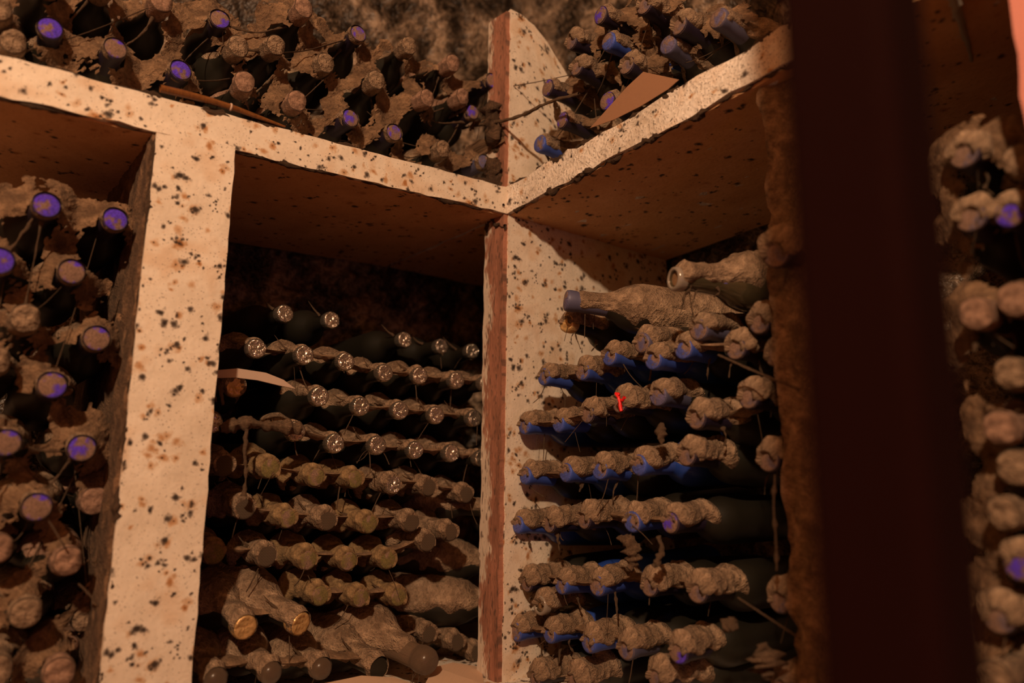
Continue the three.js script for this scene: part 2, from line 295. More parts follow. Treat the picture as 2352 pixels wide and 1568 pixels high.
part('dust_crust', mergeGeometries([
  crust(V(0.005, Y0 + T + yr(0.0), -0.03), V(0.005, Y0 + T + yr(0.62), 0.62), 0.005, 23, 50),
  crust(V(0.004, Y0 + yr(0.02), 0.02), V(0.004, Y0 + yr(0.62), 0.62), 0.0045, 29, 60, 0.006),
  crust(V(-0.004, Y0 + 0.075, -0.05), V(-0.003, Y0 + 0.0, -0.035), 0.009, 41, 10), crust(V(-0.004, Y0 + 0.05, -0.062), V(-0.004, Y0 - 0.03, -0.055), 0.007, 43, 10),
  crust(V(-0.004, Y0 + 0.16, -0.03), V(-0.004, Y0 + 0.05, -0.02), 0.013, 47, 12), crust(V(-0.012, Y0 + 0.115, -0.035), V(-0.010, Y0 + 0.03, -0.020), 0.014, 61, 12), crust(V(-0.008, Y0 + 0.045, -0.052), V(-0.010, Y0 + 0.01, 0.004), 0.010, 67, 8), crust(V(-0.012, Y0 + 0.235, -0.035), V(-0.012, Y0 + 0.14, -0.02), 0.017, 71, 12), crust(V(-0.006, Y0 + 0.0, -0.06), V(-0.006, Y0 - 0.028, 0.0), 0.007, 73, 8), crust(V(0.02, Y0 + T + 0.004, 0.003), V(0.16, Y0 + T + 0.008, 0.006), 0.012, 79, 16),
  crust(V(-0.004, Y0 + 0.03, -0.045), V(-0.004, Y0 - 0.07, -0.06), 0.004, 53, 12),
]), M.dustDark, rackR, 'dark dust caked along the edges').userData.kind = 'stuff';

// ------------------------------------------------------------------ bottles
const L = 0.30, PROFILE = [[0, 0.000], [0.030, 0.000], [0.0355, 0.004], [0.0368, 0.012], [0.0368, 0.185], [0.0350, 0.200], [0.0290, 0.216], [0.0205, 0.229], [0.0158, 0.240], [0.0146, 0.255], [0.0142, 0.284], [0.0150, 0.285], [0.0156, 0.288], [0.0156, 0.297], [0.0146, 0.300]];
function radiusAt(s) { for (let i = 1; i < PROFILE.length; i++) if (s <= PROFILE[i][1]) { const [r0, s0] = PROFILE[i - 1], [r1, s1] = PROFILE[i]; return r0 + (r1 - r0) * (s1 > s0 ? (s - s0) / (s1 - s0) : 1); } return 0.0146; }
const lathe = (pts, seg = 22) => { const g = new THREE.LatheGeometry(pts.map(a => new THREE.Vector2(a[0], a[1])), seg); g.rotateX(Math.PI / 2); return g; };   // axis along +z, mouth at z = L
const G = {
  body: lathe([...PROFILE, [0.0, 0.2996]]),
  bodyOpen: lathe([...PROFILE, [0.0105, 0.3005], [0.0096, 0.299], [0.0094, 0.294], [0, 0.294]]),
  rim: lathe([[0.0148, 0.286], [0.0160, 0.289], [0.0161, 0.297], [0.0150, 0.3012], [0.0118, 0.3020], [0.0104, 0.3005], [0.0100, 0.296]], 24),
  cork: lathe([[0.0102, 0.285], [0.0101, 0.2968], [0.0080, 0.2978], [0, 0.2972]], 18),
  foil: lathe([[0.0162, 0.232], [0.0156, 0.245], [0.0151, 0.262], [0.0149, 0.284], [0.0160, 0.287], [0.0163, 0.297], [0.0154, 0.3010], [0.0146, 0.3016]], 24),
  disc: (() => { const g = new THREE.CircleGeometry(0.0152, 28, 0, Math.PI * 2); const q = new THREE.RingGeometry(0.0002, 0.0158, 28, 7), p = q.attributes.position, uv = q.attributes.uv;
    for (let i = 0; i < p.count; i++) { const x = p.getX(i), y = p.getY(i), r = Math.hypot(x, y) / 0.0158; p.setZ(i, 0.3018 + 0.0022 * (1 - r * r) - 0.0008 * Math.exp(-Math.pow((r - 0.62) / 0.09, 2)) - (r > 0.97 ? 0.002 : 0)); uv.setXY(i, x / 0.034 + 0.5, y / 0.034 + 0.5); }
    q.computeVertexNormals(); return q; })(),
  crumple: [1, 2, 3, 4].map(k => { const g = lathe([[0.0150, 0.2835], [0.0155, 0.2855], [0.0162, 0.288], [0.0164, 0.297], [0.0150, 0.3015], [0.0125, 0.3022], [0.0100, 0.3012], [0.007, 0.3018], [0.0035, 0.3010], [0.0002, 0.3014]], 26), p = g.attributes.position;
    for (let i = 0; i < p.count; i++) { const x = p.getX(i), y = p.getY(i), z = p.getZ(i), f = sstep(0.2855, 0.30, z); p.setXYZ(i, x * (1 + 0.05 * f * n3(x * 300, y * 300, k * 9)), y * (1 + 0.05 * f * n3(x * 300, y * 300 + 7, k * 9)), z + 0.0026 * f * n3(x * 260 + k * 3, y * 260, 3)); }
    const q = mergeVertices(strip(g), 1e-5); q.computeVertexNormals(); const uv = new Float32Array(q.attributes.position.count * 2); for (let i = 0; i < uv.length / 2; i++) { uv[2 * i] = q.attributes.position.getX(i); uv[2 * i + 1] = q.attributes.position.getY(i); } q.setAttribute('uv', new THREE.BufferAttribute(uv, 2)); return q; }),
  gold: lathe([[0.0150, 0.286], [0.0162, 0.290], [0.0163, 0.297], [0.0152, 0.3035], [0.0118, 0.3085], [0.0065, 0.3112], [0, 0.3120]], 22),
};
// the coat of dust that lies on a bottle: thick on top, none underneath, lumpy, ragged at its lower hem
function dustCoat(sd, o) {
  const { over = 0, collar = 0, from = 0.01, to = 0.288, thick = 0.005, lo = -0.25, lump = 1, face = 0, hang = 0 } = o;
  const NS = 50, NP = 40, pos = [], uv = [], idx = []; const rows = [];
  for (let i = 0; i <= NS; i++) rows.push([from + (to - from) * i / NS, 1, 0]);
  if (face) { const z = L + 0.0035; for (const [k, dz] of [[1, 0.000], [0.96, 0.0014], [0.89, 0.0026], [0.76, 0.0036], [0.58, 0.0043], [0.36, 0.0047], [0.16, 0.0048], [0.01, 0.0048]]) rows.push([z, k, dz]); }
  if (over) rows.push([to, 0.35, -0.001]);
  rows.forEach(([s, k, dz], i) => {
    const r = radiusAt(Math.min(s, L - 0.001));
    const lumpE = face ? lump * (1 - 0.75 * sstep(0.275, 0.298, s)) : lump;
    for (let j = 0; j <= NP; j++) {
      const a = j / NP * Math.PI * 2, c = Math.cos(a), u = Math.sin(a), jj = j % NP, aa = jj / NP * Math.PI * 2;
      const cx = Math.cos(aa), cu = Math.sin(aa), q = r * 1.1 * k;
      const nA = n3(cx * q * 48 + sd, cu * q * 48, s * 44), nB = n3(cx * q * 125, cu * q * 125 + sd, s * 120), nC = n3(cx * 1.3, s * 34 + sd, 7 + sd);
      const cover = sstep(lo, lo + 0.55, u + 0.45 * nC + 0.3 * nA);
      const endFade = sstep(0, 0.02, s - from) * (face ? 1 : sstep(0, over ? 0.020 : 0.010, to - s));
      let t = -0.0035 + cover * endFade * (0.0035 + 0.0007 + thick * (0.45 + 0.75 * Math.max(0, u) + lumpE * (0.62 * nA + 0.42 * nB)));
      if (hang) t += hang * cover * sstep(0.25, -0.1, Math.abs(u)) * Math.max(0, nC + 0.2);
      const end = k < 1 || dz ? 1 : 0;
      if (collar && s > 0.283) t = Math.max(t, collar * (0.5 + 0.9 * sstep(-0.6, 0.8, u) + 0.9 * nA + 0.3 * nB) * sstep(0.283, 0.290, s));
      if (face && s > 0.27) { t = Math.max(t, 0.0008 + 0.0016 * (nA + 0.5) * (face > 1 ? 1 : cover)); }
      const R = end ? r * k + t * Math.pow(k, 8) : r + t;
      let z = s + dz + (end ? 0.0030 * n3(c * q * 95 + sd, u * q * 95, 2) + 0.0010 * n3(c * q * 420 + sd, u * q * 420, 5) : 0);
      if (face && s > 0.292 && !end) z += 0.0015 * nA;
      if (face) z += 0.003 * Math.max(0, u) * sstep(0.28, 0.30, s) * k;
      if (over && s > L - 0.003 && !end) z = L - 0.003 + (s - L + 0.003) * sstep(0.15, 0.75, cover) * (0.85 + 0.5 * nA + 0.3 * nB);
      if (dz < 0) z = L - 0.001;
      pos.push(R * c, R * u, z); if (end && dz >= 0) uv.push(R * c, R * u); else uv.push(s, a * 0.03);
    }
    if (i) for (let j = 0; j < NP; j++) { const p = (i - 1) * (NP + 1) + j, q = p + NP + 1; idx.push(p, p + 1, q, p + 1, q + 1, q); }
  });
  const g = new THREE.BufferGeometry(); g.setAttribute('position', new THREE.Float32BufferAttribute(pos, 3)); g.setAttribute('uv', new THREE.Float32BufferAttribute(uv, 2)); g.setIndex(idx); g.computeVertexNormals();
  const n = g.attributes.normal; for (let i = 0; i < rows.length; i++) { const p = i * (NP + 1), q = p + NP; const v = V().fromBufferAttribute(n, p).add(V().fromBufferAttribute(n, q)).normalize(); n.setXYZ(p, v.x, v.y, v.z); n.setXYZ(q, v.x, v.y, v.z); }
  return g;
}
const coats = {
  middle: [1, 2, 3, 4, 5, 6, 7].map(i => dustCoat(i * 13.7, { to: 0.2955, thick: 0.0040, lo: -0.1, from: 0.19 })),
  low: [1, 2, 3, 4, 5, 6, 7].map(i => dustCoat(i * 17.1, { to: 0.3045, thick: 0.0058, lo: -0.9, lump: 0.85, from: 0.195, over: 1, collar: 0.0018 })),
  left: [1, 2, 3, 4, 5, 6, 7].map(i => dustCoat(i * 19.3, { to: 0.3015, thick: 0.0034, lo: 0.0, lump: 1.0, collar: 0.0016 })),
  leftFull: [1, 2, 3, 4, 5, 6, 7].map(i => dustCoat(i * 23.9, { to: L, thick: 0.0026, lo: -0.05, lump: 0.9, face: 2 })),
  right: [1, 2, 3, 4, 5, 6, 7, 8].map(i => dustCoat(i * 29.3, { to: 0.3085, thick: 0.0105, lo: -0.30, lump: 0.62, hang: 0.003, from: 0.212, over: 1 })),
  rightFull: [1, 2, 3, 4, 5, 6, 7, 8].map(i => dustCoat(i * 31.7, { to: 0.3100, thick: 0.0115, lo: -0.55, lump: 0.8, hang: 0.004, from: 0.208, over: 1 })),
  lowBody: [1, 2, 3, 4, 5].map(i => dustCoat(i * 18.1, { to: 0.3015, thick: 0.0050, lo: -0.5, collar: 0.0014 })),
  rightBody: [1, 2, 3].map(i => dustCoat(i * 28.1, { to: 0.3, thick: 0.0070, lo: -0.5, lump: 1.1 })),
  rightUp: [1, 2, 3, 4].map(i => dustCoat(i * 41.3, { to: 0.303, thick: 0.0050, lo: -0.8, lump: 1.1 })),
  bareNeck: [1].map(i => dustCoat(i * 53.3, { to: 0.275, thick: 0.0036, lo: -0.55, lump: 1.2 })),
  thin: [1, 2, 3].map(i => dustCoat(i * 37.3, { to: 0.290, thick: 0.0022, lo: -1.0, lump: 0.8 })),
};
const pick = a => a[rnd() * a.length | 0];
// cap kinds: v bright violet, d violet under patchy dust, n buried in dust, c open glass mouth with its cork, b blue foil, s slate foil, o olive dust, g golden seal, p pale bare bottle
const CAPWORD = { v: 'glossy violet cap', d: 'dusty violet cap', n: 'buried mouth', c: 'glinting crumpled seal', b: 'blue foil neck', s: 'slate-blue cap', o: 'olive dusty cap', g: 'golden seal', p: 'shiny bare mouth', q: 'rounded glassy mouth' };
const bottles = [];
function bottle(mouth, axis, cap, coat, label, group, scale = 1) {
  const z = axis.clone().normalize(), x = V(0, 1, 0).cross(z).normalize(), y = z.clone().cross(x);
  const g = base('wine_bottle', mouth.clone().addScaledVector(z, -L * scale));
  g.quaternion.setFromRotationMatrix(new THREE.Matrix4().makeBasis(x, y, z)); g.scale.setScalar(scale);
  tag(g, label, 'bottle', group);
  const open = cap === 'p';
  mesh('glass_body', open ? G.bodyOpen : G.body, coat === 'bareNeck' ? M.brownGlass : cap === 'p' && coat !== 'low' ? M.paleGlass : cap === 'b' && rnd() < 0.5 ? M.glassBlue : M.glass, g);
  if (open) { mesh('lip', G.rim, M.rim, g); mesh('cork', G.cork, M.cork, g); }
  else if (cap === 'c') mesh('seal', pick(G.crumple), M.silver, g);
  else if (cap === 'q') mesh('seal', G.gold, M.brownGlass, g);
  else if (cap === 'g') mesh('seal', pick(G.crumple), M.gold, g);
  else if (cap === 'n' && coat !== 'low' && coat !== 'rightFull') { /* nothing of the cap shows */ }
  else {
    const fm = { n: coat === 'low' ? M.dust : M.foilViolet, v: M.foilViolet, d: M.foilViolet, b: M.foilBlue, s: M.foilSlate, o: M.dustOlive }[cap];
    const c = mesh('capsule', G.foil, fm, g);
    mesh('capsule_top', G.disc, cap === 'v' ? pick(capBright) : cap === 'd' ? pick(capHalf) : cap === 'n' ? (coat === 'low' ? M.dust : pick(capDusty)) : cap === 's' ? pick(capDull) : cap === 'o' ? pick(capOlive) : pick(capBlue), c);
  }
  if (coat) mesh('dust_coat', pick(coats[coat]), cap === 'o' ? M.dustOlive : coat === 'leftFull' && rnd() < 0.5 ? M.dustMauve : M.dust, g);
  bottles.push({ mouth: mouth.clone(), z, y, scale }); return g;
}
const NTH = ['first', 'second', 'third', 'fourth', 'fifth', 'sixth', 'seventh', 'eighth', 'ninth', 'tenth', 'eleventh'];
// a row of mouths seen at pixels: 'x,y,cap' ; plane = [axis, depth]; out = the way the necks point
function row(list, plane, out, o) {
  const its = list.trim().split(/\s+/).map(s => s.split(',')), made = [];
  its.forEach(([px, py, cap, off], i) => {
    const m = at(+px, +py, plane[0], plane[1] + (off ? +off : 0) + rr(-0.006, 0.006));
    const a = out.clone().add(V(rr(-1, 1), rr(-0.6, 0.6), rr(-1, 1)).multiplyScalar(o.jitter ?? 0.05));
    const coat = typeof o.coat === 'function' ? o.coat(cap) : o.coat;
    const nth = its.length === 1 ? 'alone' : i === 0 ? 'leftmost' : i === its.length - 1 ? 'rightmost' : NTH[i] + ' from left';
    made.push(bottle(m, a, cap, coat, `bottle with ${CAPWORD[cap]}, ${nth} in ${o.where}`, o.group, (o.scale ?? 1) * rr(0.97, 1.03)));
  });
  return made;
}
const ZP = V(0, 0, 1), XN = V(-1, 0, 0);
// ---- middle bin (between the wide pillar and the corner)
const mid = (list, where, coat, dz = 0, j = 0.05) => row(list, ['z', -0.09 + dz], ZP, { where: where + ' of the middle bin', coat, group: 'bottles in the middle bin', jitter: j });
mid('655,720,c 762,735,c 930,780,c 1015,795,c 1085,806,c', 'loose top row', null, -0.10, 0.12);
mid('590,800,c 700,815,c 795,830,c 885,856,c 965,862,c 1050,873,c 1117,880,c', 'first full row', 'middle');
mid('540,888,g', 'gap under the pale strip', 'low', -0.03);
mid('487,970,c 735,910,c 830,933,c 920,942,c 1003,953,c 1091,960,c', 'second row', 'middle');
mid('680,990,c 770,1018,c 868,1022,c 955,1033,c 1038,1040,c 1106,1052,c', 'third row', 'middle');
mid('515,1068,n 620,1075,o 725,1095,o 815,1100,o 903,1112,c 985,1118,n 1070,1135,n', 'fourth row', 'low');
mid('562,1168,n 660,1190,o 752,1195,n 847,1203,o 945,1200,n', 'fifth row', 'low');
mid('492,1270,o 612,1277,n 706,1285,o 800,1288,o 890,1285,o 982,1245,n 1035,1222,n', 'sixth row', 'low');
mid('735,1367,o 828,1372,o 915,1370,o', 'seventh row', 'low');
mid('900,1480,n 985,1455,n 1050,1475,n 1095,1500,n', 'corner row', 'low', -0.05);
function lying(m, mp, b, bp, cap, coat, label, group, scale = 1) {
  const A = at(m[0], m[1], ...mp), B = at(b[0], b[1], ...bp); return bottle(A, A.clone().sub(B), cap, coat, label, group, scale);
}
const gm = 'bottles in the middle bin';
lying([1125, 1170], ['z', -0.10], [950, 1155], ['z', -0.24], 'n', 'lowBody', 'dusty bottle lying sideways beside the fifth row of the middle bin', gm);
lying([1180, 1300], ['z', -0.12], [985, 1288], ['z', -0.24], 'n', 'lowBody', 'dusty bottle lying sideways at the right of the sixth row, middle bin', gm, 1.08);
lying([1190, 1395], ['z', -0.10], [960, 1380], ['z', -0.22], 'n', 'lowBody', 'thick dusty bottle lying sideways near the bottom of the corner post', gm, 1.15);
lying([563, 1440], ['z', -0.05], [425, 1335], ['z', -0.28], 'g', 'lowBody', 'fat dusty bottle with golden seal nearest the wide pillar', gm, 1.1);
lying([690, 1432], ['z', -0.05], [470, 1320], ['z', -0.28], 'g', 'lowBody', 'fat dusty bottle with round golden seal above the two lowest bottles', gm, 1.1);
lying([980, 1518], ['z', -0.02], [720, 1395], ['z', -0.30], 'q', 'bareNeck', 'big dusty bottle with thick brown glass neck at the bottom', gm, 1.35);
lying([870, 1535], ['z', -0.04], [690, 1440], ['z', -0.28], 'n', 'lowBody', 'dusty bottle lying under the big bare-necked bottle', gm, 1.1);
lying([738, 1535], ['z', -0.04], [600, 1470], ['z', -0.28], 'q', 'lowBody', 'dusty bottle with glassy mouth, third from the pillar among the lowest bottles', gm, 1.0);
lying([622, 1545], ['z', -0.04], [480, 1440], ['z', -0.28], 'q', 'lowBody', 'dusty bottle with glassy mouth, second from the pillar among the lowest bottles', gm, 1.0);
lying([495, 1560], ['z', -0.04], [392, 1462], ['z', -0.28], 'q', 'lowBody', 'lowest dusty bottle with glassy mouth close to the right of the wide pillar', gm, 1.0);
// ---- left bin (left of the wide pillar)
const gl = 'bottles in the left bin';
const left = (list, where) => row(list, ['z', -0.02], ZP, { where: where + ' of the left bin', coat: c => c === 'n' ? 'leftFull' : 'left', group: gl, jitter: 0.07, scale: 1.0 });
left('107,472,v 265,505,v', 'first row'); left('-2,600,v 165,625,d', 'second row'); left('58,735,n 222,778,d', 'third row');
left('-12,830,n 120,885,d', 'fourth row'); left('15,1017,d 188,1030,d', 'fifth row'); left('85,1165,d 215,1150,n,-0.05', 'sixth row'); left('-8,1262,n 155,1290,n', 'seventh row');
left('60,1408,n 195,1420,n,-0.08', 'eighth row'); left('-12,1540,n 135,1545,n', 'bottom row');
// ---- upper left bin
const ul = (list, where, dz = 0) => row(list, ['z', -0.03 + dz], ZP, { where: where + ' of the upper left bin', coat: c => c === 'n' ? 'leftFull' : 'left', group: 'bottles in the upper left bin', jitter: 0.10, scale: 0.95 });
ul('-5,25,n 110,-45,n 235,-30,n', 'top row'); ul('30,100,n 115,66,v 370,8,n 505,45,d', 'second row', -0.02);
ul('265,112,d 415,162,v 545,110,n 632,108,n 695,22,n', 'third row', -0.01); ul('560,192,n 745,148,n 823,78,d 937,108,n', 'fourth row', -0.03);
ul('680,235,n 862,187,n 1037,148,n', 'fifth row', -0.02); ul('805,272,d 978,228,n 1130,186,d', 'sixth row', -0.02); ul('905,305,d 1060,225,n 1085,258,d', 'seventh row', -0.02);
ul('1015,345,n 1112,373,s', 'bottom row', -0.02);
// ---- upper right bin
const ur = (list, where, dx = 0) => row(list, ['x', 0.02 + dx], XN, { where: where + ' of the upper right bin', coat: c => c === 'n' ? 'rightFull' : 'rightUp', group: 'bottles in the upper right bin', jitter: 0.10 });
ur('1380,35,d 1480,12,n 1560,58,n 1650,42,s', 'top row'); ur('1312,95,n 1398,95,b 1535,103,s', 'second row'); ur('1325,155,n 1440,150,n', 'third row'); ur('1258,202,d 1395,232,d', 'fourth row'); ur('1240,330,b 1292,276,d', 'bottom row');
// ---- right bin
const gr = 'bottles in the right bin';
const right = (list, where, dx = 0) => row(list, ['x', 0.025 + dx], XN, { where: where + ' of the right bin', coat: c => c === 'n' ? 'rightFull' : 'right', group: gr, jitter: 0.08 });
lying([1302, 690], ['x', -0.01], [1650, 738], ['x', 0.22], 's', 'thin', 'big brown bottle lying bare across the top of the right bin', gr, 1.12);
lying([1548, 640], ['x', -0.03], [1850, 668], ['x', 0.18], 'p', 'rightBody', 'thickly dusted bottle with glinting mouth under the dark ceiling of right bin', gr, 1.1);
lying([1782, 580], ['x', -0.03], [1990, 590], ['x', 0.22], 'n', 'rightFull', 'pale dusty bottle mouth half hidden behind the dark post', gr, 1.2);
right('1302,742,g 1475,787,s 1605,757,s 1745,740,n', 'first row'); right('1400,818,b 1500,825,b 1690,800,n', 'second row'); right('1250,865,b 1338,852,b 1570,800,b 1782,815,n', 'third row');
right('1512,908,s 1720,912,n', 'fourth row'); right('1350,950,n 1424,925,n', 'fifth row', -0.012); right('1205,977,b 1283,972,b 1600,960,n', 'sixth row');
right('1207,1092,b 1300,1085,b 1378,1078,b 1468,1068,b 1578,1045,n 1765,1055,n', 'seventh row'); right('1190,1205,b 1262,1202,n 1342,1192,n 1452,1198,b 1540,1200,d', 'eighth row');
right('1210,1338,n 1290,1342,b 1372,1345,b 1492,1345,n 1602,1358,n 1792,1378,n', 'ninth row'); right('1240,1390,p', 'gap below the ninth row');
right('1185,1450,b 1262,1455,b 1352,1475,b 1438,1490,s 1558,1497,d', 'tenth row'); right('1230,1555,n 1318,1562,n 1508,1555,n 1800,1580,n', 'lowest row');
// ---- far right bin (right of the dark post)
const gf = 'bottles in the far right bin';
const far = (list, where) => row(list, ['x', 0.01], XN, { where: where + ' of the far right bin', coat: c => c === 'n' ? (rnd() < 0.5 ? 'rightFull' : 'leftFull') : 'right', group: gf, jitter: 0.06, scale: 0.94 });
far('2215,355,n 2345,372,n', 'top row'); far('2230,500,n 2322,490,v', 'second row'); far('2245,722,n 2335,690,n', 'third row'); far('2325,860,n', 'fourth row'); far('2300,985,n', 'fifth row');
far('2335,1075,n', 'sixth row'); far('2310,1180,n', 'seventh row'); far('2345,1300,d', 'eighth row'); far('2295,1420,n', 'ninth row'); far('2290,1560,n', 'bottom row');

// ------------------------------------------------------------------ small things on the racks
{ // cane on the left beam
  const A = at(368, 203, 'z', 0.004), B = at(530, 246, 'z', 0.004), C = at(655, 291, 'z', 0.002);
  const g = base('cane', A); tag(g, 'split brown cane stick lying along the top of the left beam', 'stick');
  const rel = p => p.clone().sub(A);
  mesh('stem', tube([A, A.clone().lerp(B, 0.5).add(V(0, 0.0015, 0)), B, B.clone().lerp(C, 0.5), C].map(rel), t => 0.0055 * (1 - 0.72 * Math.pow(t, 2.2)), 40, 10), M.cane, g);
  mesh('node', new THREE.TorusGeometry(0.0045, 0.0016, 8, 16).rotateY(Math.PI / 2).translate(...rel(B).toArray()), M.slat, g);
}
function sheet(name, px, plane, mat, label, cat, th = 0.0012, bend = 0) {            // a cut piece of card or paper standing in an upright plane
  const P = px.map(p => at(p[0], p[1], p[2] ? p[2] : plane[0], p[3] ?? plane[1])); const c = P[0].clone();
  const n = V().crossVectors(P[1].clone().sub(P[0]), P[P.length - 1].clone().sub(P[0])).normalize();
  const pos = [], idx = [], uv = []; const N = P.length;
  for (const s of [0.5, -0.5]) P.forEach(p => { const q = p.clone().sub(c).addScaledVector(n, s * th); pos.push(q.x, q.y, q.z); uv.push(q.x + q.z, q.y); });
  const tri = THREE.ShapeUtils.triangulateShape(px.map(p => new THREE.Vector2(p[0], -p[1])), []);
  for (const t of tri) { idx.push(t[0], t[1], t[2]); idx.push(N + t[2], N + t[1], N + t[0]); }
  for (let i = 0; i < N; i++) { const j = (i + 1) % N; idx.push(i, N + i, j, j, N + i, N + j); }
  let g = new THREE.BufferGeometry(); g.setAttribute('position', new THREE.Float32BufferAttribute(pos, 3)); g.setAttribute('uv', new THREE.Float32BufferAttribute(uv, 2)); g.setIndex(idx); g = g.toNonIndexed(); g.computeVertexNormals();
  const m = mesh(name, g, mat, scene); m.position.copy(c); return tag(m, label, cat);
}
sheet('cardboard_flap', [[1356, 294], [1440, 200], [1478, 165], [1560, 183], [1535, 205], [1470, 245], [1410, 275]], ['x', -0.004], M.card, 'folded brown cardboard flap stuck upright on the right beam', 'cardboard');
sheet('wooden_strip', [[488, 851], [545, 846], [610, 856], [650, 872], [678, 893], [640, 885], [590, 873], [540, 867], [488, 868]], ['z', -0.075], M.slat, 'curved pale wooden strip poking out from behind the pillar', 'strip', 0.004);
sheet('paper_scrap', [[975, 1572], [998, 1532, 'z', -0.05], [1040, 1522, 'z', -0.08], [1105, 1532, 'z', -0.08], [1112, 1572]], ['z', 0.0], M.paper, 'larger pale paper scrap at the foot of the corner post', 'paper', 0.0015);
sheet('paper_scrap', [[735, 1572], [830, 1552, 'z', -0.03], [905, 1556, 'z', -0.03], [960, 1574]], ['z', 0.0], M.paper, 'narrow pale paper scrap below the lowest bottles', 'paper', 0.0015);
{ // a smear of red wax on one buried mouth
  const c = at(1424, 925, 'x', -0.008), g = base('wax_mark', c); tag(g, 'bright red wax mark on a dusty mouth in the right bin', 'mark');
  const q = (x, y) => at(x, y, 'x', -0.008).sub(c);
  mesh('smear', mergeGeometries([tube([q(1415, 905), q(1421, 915), q(1424, 930), q(1427, 944)], 0.0027, 16, 6, 0.7, 1), tube([q(1436, 912), q(1428, 919), q(1421, 918)], 0.0022, 10, 6, 0.7, 2), tube([q(1414, 904), q(1419, 904), q(1422, 908)], 0.0022, 8, 6, 0.6, 3)]), M.redWax, g);
}
{ // the dark post close to the viewer
  const y = 1.3, d = 0.31, P = (px, py) => { const r = V((px - W / 2) / FPX, -(py - H / 2) / FPX, -1).transformDirection(camera.matrixWorld); return camP.clone().addScaledVector(r, d / r.dot(new THREE.Vector3(0, 0, -1).transformDirection(camera.matrixWorld))); };
  const c = P(2016, 784), g = base('wooden_post', V(c.x, 0, c.z)); tag(g, 'dark oxblood post standing out of focus close to the viewer', 'post');
  const s = new THREE.Shape(); const w = 0.0236, r = 0.008;
  s.moveTo(-w + r, -w); s.lineTo(w - r, -w); s.quadraticCurveTo(w, -w, w, -w + r); s.lineTo(w, w - r); s.quadraticCurveTo(w, w, w - r, w); s.lineTo(-w + r, w); s.quadraticCurveTo(-w, w, -w, w - r); s.lineTo(-w, -w + r); s.quadraticCurveTo(-w, -w, -w + r, -w);
  const e = new THREE.ExtrudeGeometry(s, { depth: 2.85, bevelEnabled: false, curveSegments: 6, steps: 40 }); e.rotateX(-Math.PI / 2);
  const yaw = Math.atan2(camP.x - c.x, camP.z - c.z) + Math.PI / 4 + 0.38; e.rotateY(yaw); 
  mesh('shaft', e, M.post, g);
}

// ------------------------------------------------------------------ webs and hanging dust
function garland(A, B, back, sag, thick, deep, sd) {                // dust-clogged web slung between two necks
  const NU = 14, NV = 10, pos = [], uv = [], idx = [];
  for (let i = 0; i <= NU; i++) { const u = i / NU, c = A.clone().lerp(B, u); c.y -= sag * 4 * u * (1 - u);
    for (let j = 0; j <= NV; j++) { const a = (j % NV) / NV * Math.PI * 2, w = 1 + 0.9 * n3(c.x * 90 + Math.cos(a) * 0.9 + sd, c.y * 90 + Math.sin(a) * 0.9, c.z * 90);
      const q = c.clone().addScaledVector(back, deep * (0.5 - 0.5 * Math.cos(a)) * (0.7 + 0.5 * w)); q.y += thick * Math.sin(a) * w - 0.010 * Math.max(0, n3(u * 5, sd, a)) * (Math.sin(a) < 0 ? 1 : 0);
      pos.push(q.x, q.y, q.z); uv.push(u * 0.08, a * 0.01); }
    if (i) for (let j = 0; j < NV; j++) { const p = (i - 1) * (NV + 1) + j, q = p + NV + 1; idx.push(p, q, p + 1, p + 1, q, q + 1); } }
  const g = new THREE.BufferGeometry(); g.setAttribute('position', new THREE.Float32BufferAttribute(pos, 3)); g.setAttribute('uv', new THREE.Float32BufferAttribute(uv, 2)); g.setIndex(idx); g.computeVertexNormals(); return g;
}
function binWeb(filter, name, label, o) {
  const bs = bottles.filter(filter), gs = []; let k = 0;
  for (let i = 0; i < bs.length; i++) for (let j = i + 1; j < bs.length; j++) {
    const a = bs[i], b = bs[j], d = a.mouth.distanceTo(b.mouth); if (d > o.max || d < 0.03) continue;
    const dy = Math.abs(a.mouth.y - b.mouth.y), ok = dy < 0.35 * d; if (!ok && rnd() > o.diag) continue; if (rnd() > o.p) continue;
    const bk = a.z.clone().negate(), s = rr(0.01, 0.04);
    const A = a.mouth.clone().addScaledVector(bk, s).addScaledVector(V(0, 1, 0), o.lift), B = b.mouth.clone().addScaledVector(bk, s + rr(-0.01, 0.01)).addScaledVector(V(0, 1, 0), o.lift);
    gs.push(garland(A, B, bk, rr(0.002, o.sag), rr(0.5, 1.1) * o.thick, rr(0.4, 1) * o.deep, ++k * 7.3));
  }
  if (gs.length) tag(mesh(name, mergeGeometries(gs), o.mat ?? M.web, scene), label, 'cobweb', null, 'stuff');
}
const inBin = (x0, x1, y0, y1, z0, z1) => b => b.mouth.x > x0 && b.mouth.x < x1 && b.mouth.y > y0 && b.mouth.y < y1 && b.mouth.z > z0 && b.mouth.z < z1;
binWeb(inBin(-0.52, 0.06, 0.8, Y0 - 0.26, -0.2, 0.0), 'cobweb', 'dust-laden web slung between the necks of the middle bin', { max: 0.10, p: 0.9, diag: 0, sag: 0.008, thick: 0.0034, deep: 0.045, lift: 0.010 });
binWeb(inBin(-0.2, 0.2, 0.6, Y0 - 0.1, -0.1, 0.6), 'cobweb', 'fluffy dust bridging the necks of the right bin', { max: 0.115, p: 0.7, diag: 0, sag: 0.006, thick: 0.0045, deep: 0.05, lift: 0.008 });
